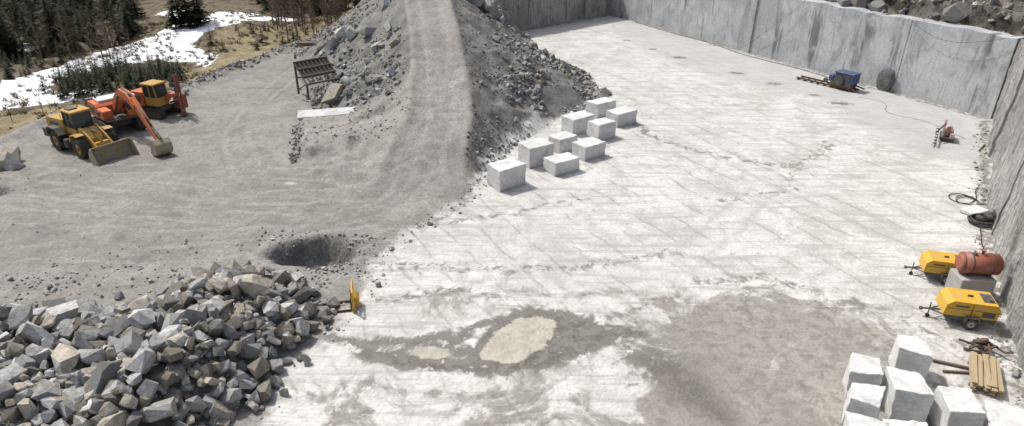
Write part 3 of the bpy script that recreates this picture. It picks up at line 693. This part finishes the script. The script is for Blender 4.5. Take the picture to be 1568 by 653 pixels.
# ------------------------------------------------------------------ drill rig
def drillrig(x,y,yaw):
    e=empty('tracked_drill_rig',(x,y,H1(x,y)),math.radians(yaw))
    track('track_right',-1.05,-1.3,1.3,.38,.45,e);track('track_left',1.05,-1.3,1.3,.38,.45,e)
    box('chassis',(0,0,.85),(2.7,1.7,.4),M_dk,e)
    prism('engine_housing',[(-2.0,1.05),(-2.05,2.1),(-1.7,2.3),(-.3,2.3),(-.3,1.05)],-1.1,1.1,M_ora,e,.06)
    box('side_grille',(-1.1,-1.12,1.7),(1.0,.04,.6),M_dk,e,.01)
    box('cab_lower',(.55,-.35,1.5),(1.5,1.3,.8),M_yel,e,.05)
    prism('cab_glass',[(-.18,1.9),(1.28,1.9),(1.1,2.95),(-.15,2.95)],-.98,.28,M_glass,e,.04)
    for a_,b_ in ((-.2,-.17),(.55,.5),(1.3,1.12)):
        for yy in (-.99,.29):beam('pillar',(a_,yy,1.85),(b_,yy,3.0),.1,.1,M_yel,e)
    box('cab_roof',(.45,-.35,3.08),(1.6,1.5,.16),M_yel,e,.05)
    link('boom',[(1.0,1.3),(1.8,2.0),(2.5,2.1)],.35,[.2,.22,.15],M_ora,e)
    for s in (-1,1):
        beam('mast_rail_%d'%(s+2),(2.75,.3+s*.16,.15),(2.6,.3+s*.16,3.9),.12,.14,M_red,e)
        beam('second_mast_%d'%(s+2),(2.0,1.0+s*.14,.2),(1.9,1.0+s*.14,3.4),.1,.12,M_red,e)
    for k in range(8):box('mast_rung_%d'%(k+1),(2.73-.02*k,.3,.5+.45*k),(.06,.34,.07),M_dk,e,.01)
    box('drifter',(2.5,.3,2.7),(.32,.34,.9),M_dk,e);cyl('drill_rod',(2.5,.3,.1),(2.48,.3,2.4),.05,M_dk,e,8)
    box('power_pack',(1.9,.95,1.2),(.9,.8,1.3),M_red,e,.05)
    cyl('mast_cylinder',(1.4,.3,1.2),(2.6,.3,1.7),.08,M_dk,e,10);box('mast_foot',(2.72,.3,.1),(.5,.6,.12),M_dk,e)
drillrig(-32.6,60.6,-22)

# ------------------------------------------------------------------ slanted steel screen
e=empty('steel_hopper_screen',(-19.0,65.6,H1(-19,65.6)),math.radians(-48))
W_,L_=3.4,2.6
def sp(u,v):return (-1.1+2.2*v,u,3.1-1.7*v)
for k in range(9):
    u=-W_/2+W_*k/8;beam('slat_%d'%(k+1),sp(u,0),sp(u,1),.12,.1,M_wsteel,e)
for v in (0,.33,.66,1):beam('cross_%d'%int(v*3+1),sp(-W_/2-.1,v),sp(W_/2+.1,v),.16,.16,M_wsteel,e)
bm=bmesh.new();q=[bm.verts.new(Vector(sp(u,v))-Vector((0,0,.09))) for u,v in ((-W_/2,0),(W_/2,0),(W_/2,.7),(-W_/2,.7))];bm.faces.new(q);fin(bm,'plate',M_wsteel,e)
for s in (-1,1):
    beam('rear_leg_%d'%(s+2),(-1.1,s*1.65,0),(-1.1,s*1.65,3.1),.18,.18,M_wsteel,e);beam('front_leg_%d'%(s+2),(.95,s*1.65,0),(.95,s*1.65,1.5),.18,.18,M_wsteel,e)
    beam('brace_%d'%(s+2),(-1.1,s*1.65,.4),(.95,s*1.65,1.4),.1,.1,M_wsteel,e)
beam('tie',(-1.1,-1.65,1.6),(-1.1,1.65,1.6),.12,.12,M_wsteel,e)

# ------------------------------------------------------------------ fork attachment
e=empty('pallet_fork_attachment',(-8.15,29.35,0),math.radians(192))
for s in (-1,1):
    beam('post_%d'%(s+2),(0,s*.6,.02),(0,s*.6,1.2),.1,.12,M_ylw2,e)
    beam('fork_%d'%(s+2),(.05,s*.42,.06),(1.6,s*.42,.04),.06,.14,M_rust,e);beam('fork_heel_%d'%(s+2),(.08,s*.42,.04),(.08,s*.42,.75),.14,.06,M_rust,e)
beam('lower_bar',(0,-.66,.22),(0,.66,.22),.12,.16,M_ylw2,e);beam('upper_bar',(0,-.66,.72),(0,.66,.72),.12,.14,M_ylw2,e);beam('top_bar',(0,-.66,1.2),(0,.66,1.2),.08,.08,M_ylw2,e)
for k in range(4):beam('guard_%d'%(k+1),(0,-.36+k*.24,.75),(0,-.36+k*.24,1.2),.04,.04,M_ylw2,e)
prism('coupler',[(-.3,.15),(-.32,.6),(-.05,.75),(-.05,.15)],-.3,.3,M_ylw2,e)

# ------------------------------------------------------------------ compressors
def compressor(x,y,yaw,sc=1.):
    e=empty('portable_air_compressor',(x,y,0),math.radians(yaw));e.scale=(sc,)*3
    prism('canopy',[(-1.15,.62),(-1.2,1.15),(-1.05,1.42),(.85,1.42),(1.12,1.2),(1.18,.62)],-.66,.66,M_ylw2,e,.07)
    prism('lower_body',[(-1.1,.38),(-1.17,.6),(1.15,.6),(1.0,.38)],-.62,.62,M_dk,e,.02)
    box('canopy_seam',(-.1,0,1.02),(2.34,1.335,.03),M_dk,e,.003)
    for s in (-1,1):
        box('side_grille_%d'%(s+2),(-.75,s*.665,.85),(.55,.03,.28),M_dk,e,.005);box('door_seam_%d'%(s+2),(0,s*.665,1.0),(.03,.02,.7),M_dk,e,.003)
        box('label_%d'%(s+2),(.45,s*.665,1.18),(.6,.02,.1),M_dk,e,.003)
        prism('fender_%d'%(s+2),[(-.42,.45),(-.36,.72),(.2,.72),(.28,.45),(.2,.45),(.14,.66),(-.3,.66),(-.35,.45)],s*.76-.12,s*.76+.12,M_dk,e,0)
        wheel('wheel_%d'%(s+2),-.08,s*.76,.31,.31,.2,M_grey,e,14)
    box('top_vent',(-.75,0,1.43),(.5,.8,.04),M_dk,e,.01)
    cyl('exhaust',(-.8,.3,1.4),(-.8,.3,1.55),.06,M_dk,e,10);box('lifting_eye',(0,0,1.46),(.25,.06,.1),M_dk,e,.01)
    cyl('drawbar',(1.0,0,.5),(1.95,0,.42),.05,M_dk,e,8);beam('drawbar_brace_1',(1.0,.4,.45),(1.6,0,.45),.06,.06,M_dk,e);beam('drawbar_brace_2',(1.0,-.4,.45),(1.6,0,.45),.06,.06,M_dk,e)
    cyl('jockey_post',(1.6,.08,.1),(1.6,.08,.85),.03,M_dk,e,8);cyl('jockey_wheel',(1.6,.03,.1),(1.6,.12,.1),.1,M_blk,e,12)
    cyl('tow_eye',(1.95,0,.36),(1.95,0,.48),.09,M_dk,e,12)
compressor(22.45,28.1,165);compressor(23.6,32.1,163,.92)
e=empty('steel_air_tank',(24.3,30.6,0),math.radians(-8))
box('concrete_base',(-.15,-.1,.6),(1.75,1.25,1.2),M_conc,e,.04,rot=(0,0,.1))
cyl('shell',(-.85,0,1.82),(.85,0,1.82),.56,M_red,e,32);cyl('head_left',(-1.03,0,1.82),(-.85,0,1.82),.34,M_red,e,32,r2=.56);cyl('head_right',(.85,0,1.82),(1.03,0,1.82),.56,M_red,e,32,r2=.34)
for s in (-1,1):box('saddle_%d'%(s+2),(s*.5,0,1.27),(.12,.8,.22),M_dk,e,.01);cyl('band_%d'%(s+2),(s*.5-.03,0,1.82),(s*.5+.03,0,1.82),.575,M_dk,e,32)
cyl('valve',(0,0,2.3),(0,0,2.6),.06,M_dk,e,10);cyl('valve_wheel',(0,0,2.58),(0,0,2.62),.13,M_red,e,12);cyl('nozzle',(-.4,-.1,2.3),(-.4,-.1,2.5),.09,M_dk,e,10)

# ------------------------------------------------------------------ blue wire-saw on rails
e=empty('wire_saw_machine',(33.9,69.2,0),math.radians(-53))
for s in (-1,1):beam('rail_%d'%(s+2),(-4.6,s*.42,.2),(1.9,s*.42,.2),.14,.16,M_rust,e)
for k in range(9):beam('sleeper_%d'%(k+1),(-4.4+k*.75,-.6,.08),(-4.4+k*.75,.6,.08),.14,.1,M_rust,e)
box('carriage',(.4,0,.5),(2.2,1.3,.4),M_rust,e);box('motor_cabinet',(.6,.1,1.2),(2.0,1.35,1.0),M_blue,e,.06)
box('cabinet_lid',(.6,.1,1.74),(2.1,1.45,.1),M_blue,e,.03);box('control_box',(-.75,-.3,1.0),(.5,.5,.7),M_blue,e,.04)
cyl('flywheel',(.2,-.85,1.0),(.2,-.72,1.0),.5,M_dk,e,28);cyl('guide_wheel',(-1.2,-.72,.7),(-1.2,-.62,.7),.24,M_dk,e,20)
box('side_vent',(.9,-.59,1.3),(.8,.04,.5),M_dk,e,.01);beam('side_arm',(1.6,.2,.6),(2.4,.5,.35),.12,.12,M_rust,e)
# ------------------------------------------------------------------ rock drilling machine
e=empty('rock_drilling_machine',(36.1,54.0,0),math.radians(58))
for s in (-1,1):beam('slide_rail_%d'%(s+2),(-2.6,.5+s*.16,.25),(1.6,.5+s*.16,.5),.1,.1,M_grey,e)
for k in range(6):box('rail_tie_%d'%(k+1),(-2.3+k*.7,.5,.28+k*.04),(.1,.42,.08),M_dk,e,.01)
box('base_frame',(.1,-.2,.3),(1.7,1.1,.2),M_dk,e);box('motor_housing',(.0,-.3,.66),(.8,.65,.5),M_dred,e,.05);cyl('motor',(.4,-.3,.8),(.95,-.3,.8),.22,M_grey,e,18)
beam('column_1',(-.5,.1,.3),(-.5,.1,1.45),.12,.12,M_grey,e);beam('column_2',(.5,.1,.3),(.5,.1,1.45),.12,.12,M_grey,e);beam('crosshead',(-.6,.1,1.45),(.6,.1,1.45),.16,.16,M_dred,e)
cyl('drill_arm',(0,.1,1.3),(-1.3,.6,.9),.07,M_dk,e,10);box('valve_block',(-.5,-.6,.55),(.4,.35,.4),M_grey,e,.03)
for a_,b_ in ((-.7,-.75),(.8,-.75),(-.7,.35),(.8,.35)):cyl('foot',(a_,b_,0),(a_,b_,.3),.05,M_dk,e,8)
beam('loose_bar',(-1.8,-2.6,.08),(.2,-3.0,.08),.08,.08,M_rust,e)

# ------------------------------------------------------------------ planks, scrap
e=empty('timber_plank_stack',(20.85,23.75,0),math.radians(60))
for s in (-1,0,1):box('bearer_%d'%(s+2),(s*.85,0,.06),(.12,1.2,.12),M_wood2,e,.01)
k=0
for lay in range(5):
    for c in range(5):
        if lay==4 and c in (0,3):continue
        k+=1;box('plank_%d'%k,(random.uniform(-.15,.15),-.48+c*.235+random.uniform(-.02,.02),.16+lay*.075),(2.4,.2,.055),M_wood,e,.008,rot=(0,random.uniform(-.01,.01),random.uniform(-.04,.04)))
e=empty('scrap_steel_heap',(21.9,25.7,0),.3)
for k in range(14):
    a=random.uniform(0,6.28);l=random.uniform(.3,.9);x=random.uniform(-.6,.5);y=random.uniform(-.5,.5);z=random.uniform(.08,.35)
    beam('bar_%d'%(k+1),(x-math.cos(a)*l/2,y-math.sin(a)*l/2,z),(x+math.cos(a)*l/2,y+math.sin(a)*l/2,z+random.uniform(-.06,.15)),.09,.09,random.choice([M_rust,M_rust,M_dk]),e)
cyl('pulley',(.1,.1,.35),(.1,.2,.5),.28,M_rust,e,20)
e=empty('loose_timber',(19.9,24.6,0),-.4);box('beam_1',(0,0,.08),(1.5,.12,.12),M_wood2,e,.01);box('beam_2',(.1,-.5,.07),(1.1,.1,.1),M_wood2,e,.01,rot=(0,0,.3))
e=empty('timber_stack',(-24.3,85.3,H1(-24.3,85.3)),.15)
for k in range(8):box('beam_%d'%(k+1),(random.uniform(-.3,.3),(k%4)*.3-.5,.15+.22*(k//4)),(4.2,.22,.2),M_wood2,e,.01,rot=(0,0,random.uniform(-.04,.04)))
# ------------------------------------------------------------------ hoses, cables
def curve(name,pts,r,mat):
    cu=bpy.data.curves.new(name,'CURVE');cu.dimensions='3D';cu.bevel_depth=r;cu.bevel_resolution=2;s=cu.splines.new('BEZIER');s.bezier_points.add(len(pts)-1)
    for b,p in zip(s.bezier_points,pts):b.co=p;b.handle_left_type=b.handle_right_type='AUTO'
    cu.materials.append(mat);o=bpy.data.objects.new(name,cu);COL.objects.link(o);return o
curve('air_hose',[(33.3,44.4,.1),(32.4,43.4,.1),(31.6,42.1,.06),(30.4,41.5,.06),(30.0,42.4,.06),(30.9,43.0,.08),(31.6,42.3,.1)],.03,M_blk)
curve('air_hose',[(29.6,38.3,.06),(28.5,36.4,.06),(27.0,34.0,.06),(25.0,33.5,.06)],.03,M_blk)
def coil(x,y,r,n):
    return [(x+math.cos(t*.8)*r*random.uniform(.85,1.1),y+math.sin(t*.8)*r*random.uniform(.85,1.1),.06+t*.01) for t in range(n)]
curve('hose_coil',coil(29.9,38.6,.75,34),.06,M_blk);curve('hose_coil',coil(30.9,41.8,.7,12),.03,M_blk)
e=empty('worn_truck_tyres',(30.2,38.9,0))
for k in range(3):
    wheel('tyre_%d'%(k+1),0,0,0,.5,.28,M_dk,e,16)
for k,o in enumerate([c for c in e.children]):
    j=k//3;o.rotation_euler=(math.pi/2+.15*j,0,.3*j);o.location=(.25*j,-.3*j,.18+.27*j)
e=empty('stone_slab',(30.3,40.1,0),.4);box('slab',(0,0,.16),(1.5,1.0,.26),M_block,e,.04);box('bearer',(0,0,.03),(.2,.9,.1),M_wood2,e,.01)
nb=(-.878,-.479)
def onwall(t,z,o=.12):
    x=B[0]+(C[0]-B[0])*t;y=B[1]+(C[1]-B[1])*t;k=o-z*.035;return (x+nb[0]*k,y+nb[1]*k,z)
curve('wall_cable',[onwall(.62,7.3,.2),onwall(.58,5,.35),onwall(.53,2.6,.35),onwall(.5,1.1,.3),onwall(.46,.1,.4),onwall(.40,.05,1.2)],.016,M_blk)
curve('wall_cable',[onwall(.99,7.2,.2),onwall(.95,6.4,.35),onwall(.9,6.0,.35),onwall(.86,6.5,.3),onwall(.83,7.3,.2)],.016,M_blk)
curve('wall_cable',[onwall(.12,.1,.5),onwall(.25,.1,.9),onwall(.4,.06,.6),onwall(.5,.06,1.4),onwall(.66,.06,1.0),onwall(.8,.06,1.5)],.028,M_blk)
curve('wall_cable',[(34.5,66,.05),(36,64,.05),(35,61,.05),(37,58.5,.05),(38,54,.05)],.012,M_blk)
# added dark bulge standing in for a dark hollow in the back wall
bm=bmesh.new();bmesh.ops.create_icosphere(bm,subdivisions=3,radius=1)
for v in bm.verts:
    k=1+.28*mnoise.noise(v.co*1.6)+.12*mnoise.noise(v.co*5)
    v.co=Vector((v.co.x*.95*k,v.co.y*.42*k,v.co.z*1.25*k))
o=fin(bm,'wall_hollow_stand_in',M_hollow,None);o.location=(38.15,68.35,1.0);o.rotation_euler=(0,.12,BC)

# ------------------------------------------------------------------ vegetation
lf=NT('spruce_foliage');M_leaf=lf.fin(lf.mix(lf.noise(lf.co(),1.3,3),(.028,.036,.020),(.075,.082,.046)),.9)
tw=NT('bare_twigs');M_twig=tw.fin(tw.mix(tw.noise(tw.co(),.8,3),(.085,.067,.048),(.19,.152,.11)),.95)
bk=NT('bark');M_bark=bk.fin(bk.mix(bk.noise(bk.co(),5,3),(.05,.04,.032),(.13,.11,.09)),.95)
def spruce_var(h):
    V=[];F=[];mi=[]
    def tri(a,b,c,m):
        k=len(V);V.extend([a,b,c]);F.append((k,k+1,k+2));mi.append(m)
    r0=.018*h+.02
    for k in range(5):
        a=2*math.pi*k/5;b=2*math.pi*(k+1)/5
        tri((math.cos(a)*r0,math.sin(a)*r0,-.3),(math.cos(b)*r0,math.sin(b)*r0,-.3),(0,0,h*.95),1)
    nl=int(10+h*1.6);R=h*random.uniform(.2,.27)
    for L in range(nl):
        t=(L+.5)/nl;z=h*(.08+.9*t);r=R*(1-t)**.85+.06
        nb_=int(5+5*(1-t))
        for k in range(nb_):
            if random.random()<.14:continue
            a=random.uniform(0,6.28);rr=r*random.uniform(.65,1.15);dz=-rr*random.uniform(.15,.45)
            ca,sa=math.cos(a),math.sin(a);w=rr*random.uniform(.16,.26)
            for (t0,t1) in ((.1,.6),(.4,.85),(.65,1.0)):
                x0,x1=rr*t0,rr*t1;zj=random.uniform(-.05,.05)*h*.1
                tri((ca*x0-sa*w,sa*x0+ca*w,z+dz*t0+zj-w*.4),(ca*x0+sa*w,sa*x0-ca*w,z+dz*t0+zj-w*.4),(ca*x1,sa*x1,z+dz*t1+zj+.02*h*.3),0)
    return np.array(V),np.array(F),np.array(mi)
def bare_var(h,n1=26):
    V=[];F=[];mi=[]
    def seg(p,q,r0,r1):
        p=Vector(p);q=Vector(q);d=(q-p);qn=d.to_track_quat('Z','Y');k=len(V)
        for c,r in ((p,r0),(q,r1)):
            for a in range(3):V.append(tuple(c+qn@Vector((math.cos(a*2.09)*r,math.sin(a*2.09)*r,0))))
        for a in range(3):
            b=(a+1)%3;F.append((k+a,k+b,k+3+b));F.append((k+a,k+3+b,k+3+a));mi.extend([0,0])
    top=(random.uniform(-.3,.3),random.uniform(-.3,.3),h);seg((0,0,-.3),top,.015*h+.03,.015)
    for k in range(n1):
        t=random.uniform(.2,.97);b=Vector(top)*t;a=random.uniform(0,6.28);l=h*.3*(1.15-t)*random.uniform(.6,1.2)
        e1=b+Vector((math.cos(a)*l,math.sin(a)*l,l*random.uniform(.3,.9)));seg(b,e1,.012*h*(1-t)+.015,.008)
        for j in range(4):
            u=random.uniform(.3,1);c=b+(e1-b)*u;dd_=Vector([random.uniform(-1,1),random.uniform(-1,1),random.uniform(.1,1)])*l*.4;seg(c,c+dd_,.014,.006)
    return np.array(V),np.array(F),np.array(mi)
def plant(name,vars_,pts,mats,smin,smax):
    Vs=[];Fs=[];Ms=[];o=0
    P_=np.array(pts);hz=height(P_[:,0],P_[:,1])
    for (x,y),z in zip(pts,hz):
        v,f,m=vars_[rng.integers(len(vars_))];a=rng.uniform(0,6.28);s=rng.uniform(smin,smax);c,si=math.cos(a),math.sin(a)
        w=v*s;Vs.append(np.stack([w[:,0]*c-w[:,1]*si+x,w[:,0]*si+w[:,1]*c+y,w[:,2]+z],1));Fs.append(f+o);Ms.append(m);o+=len(v)
    ob=fastmesh(name,np.concatenate(Vs),np.concatenate(Fs),mats);ob.data.polygons.foreach_set('material_index',np.concatenate(Ms).astype(np.int32));return ob
SV=[spruce_var(10) for _ in range(5)];SS=[spruce_var(4) for _ in range(5)];BV=[bare_var(8) for _ in range(5)]
def inpoly(P_,n):
    P2=np.array(P_);lo=P2.min(0);hi=P2.max(0);r=[]
    while len(r)<n:
        q=rng.uniform(lo,hi,(n*3,2));k=sdpoly(q[:,0],q[:,1],P_)<0;r+=[tuple(a) for a in q[k]]
    return r[:n]
young=inpoly([(-50.5,71),(-44,70.6),(-39,70.6),(-36.5,74),(-38.5,80),(-44,84),(-48.5,83),(-50.8,77)],170)+inpoly([(-47,68),(-36,68),(-36,73),(-47,72)],30)+inpoly([(-40,86),(-30,90),(-29,104),(-42,100)],14)+inpoly([(-62,70),(-56,74),(-57,92),(-66,92)],50)
plant('young_spruce_thicket',SS,young,[M_leaf,M_bark],.3,.75)
forest=inpoly([(-90,92),(-66,86),(-55,93),(-53,100),(-56,112),(-62,116),(-75,135),(-100,135)],130)+inpoly([(-46,119),(-20,112),(-14,118),(-16,140),(-48,140)],60)+inpoly([(-50,100),(-46,100),(-46,108),(-50,108)],6)
plant('spruce_forest',SV,forest,[M_leaf,M_bark],.5,1.1)
far=[(x,y) for x,y in zip(rng.uniform(-190,60,420),rng.uniform(138,210,420))]+[(x,y) for x,y in zip(rng.uniform(-160,-95,120),rng.uniform(60,138,120))]
far+=[(x,y) for x,y in zip(rng.uniform(45,130,120),rng.uniform(60,138,120)) if wall_out(np.array(x),np.array(y))>16]
plant('distant_spruce_forest',SV[:3],far,[M_leaf,M_bark],1.0,1.8)
bare=inpoly([(-36,103),(-26,96),(-22,100),(-18,112),(-22,122),(-40,120)],130)+inpoly([(-54,84),(-50,90),(-58,104),(-72,100),(-70,86)],70)
plant('bare_larch_trees',BV,bare,[M_twig],.25,.85)
plant('bare_shrubs',BV,inpoly([(-60,56),(-46,56),(-44,64),(-60,66)],16),[M_twig],.12,.3)
def tuft():
    V=[];F=[]
    for k in range(16):
        a=random.uniform(0,6.28);r=random.uniform(0,.25);h=random.uniform(.12,.4);x,y=math.cos(a)*r,math.sin(a)*r;b=random.uniform(0,6.28);i0=len(V)
        V+= [(x-math.cos(b)*.04,y-math.sin(b)*.04,0),(x+math.cos(b)*.04,y+math.sin(b)*.04,0),(x*2+random.uniform(-.15,.15),y*2+random.uniform(-.15,.15),h)];F.append((i0,i0+1,i0+2))
    return np.array(V),np.array(F),np.zeros(16,int)
gt=NT('dry_grass');M_gr=gt.fin(gt.mix(gt.noise(gt.co(),.5,3),(.16,.13,.075),(.32,.255,.155)),.95)
tp=inpoly([(-75,48),(-43,52),(-42,62),(-34,68),(-33,74),(-29,87),(-26,94),(-26,118),(-75,118)],2600)
tp=[p for p,q in zip(tp,fbm(np.array([p[0] for p in tp])*.2,np.array([p[1] for p in tp])*.2,90)) if q>.44]
plant('dry_grass',[tuft() for _ in range(5)],tp,[M_gr],.7,1.5)

# ------------------------------------------------------------------ light, world, camera
Ld=Vector((-.50,.40,.90)).normalized()
sun=bpy.data.lights.new('sun','SUN');sun.energy=3.45;sun.angle=math.radians(2.0);sun.color=(1,.965,.91)
so_=bpy.data.objects.new('sun',sun);so_.rotation_euler=Ld.to_track_quat('Z','Y').to_euler();so_.location=(0,0,60);COL.objects.link(so_)
w=bpy.data.worlds.new("World");scene.world=w;w.use_nodes=True;nt=w.node_tree;nt.nodes.clear()
sk=nt.nodes.new('ShaderNodeTexSky');sk.sky_type='NISHITA';sk.sun_disc=False;sk.sun_elevation=math.asin(Ld.z);sk.sun_rotation=math.atan2(Ld.x,Ld.y);sk.dust_density=4.0;sk.ozone_density=.6
hs=nt.nodes.new('ShaderNodeHueSaturation');hs.inputs['Saturation'].default_value=.6;nt.links.new(sk.outputs[0],hs.inputs['Color'])
bg=nt.nodes.new('ShaderNodeBackground');bg.inputs[1].default_value=.15;ou=nt.nodes.new('ShaderNodeOutputWorld');nt.links.new(hs.outputs[0],bg.inputs[0]);nt.links.new(bg.outputs[0],ou.inputs[0])
cam=bpy.data.cameras.new('camera');cam.lens=24;cam.sensor_width=36;cam.clip_end=3000;cam.clip_start=.1
co=bpy.data.objects.new('camera',cam);co.location=(0,0,20);co.rotation_euler=(math.radians(63.5),0,0);COL.objects.link(co);scene.camera=co
scene.view_settings.view_transform='Standard';scene.view_settings.look='None';scene.view_settings.exposure=0
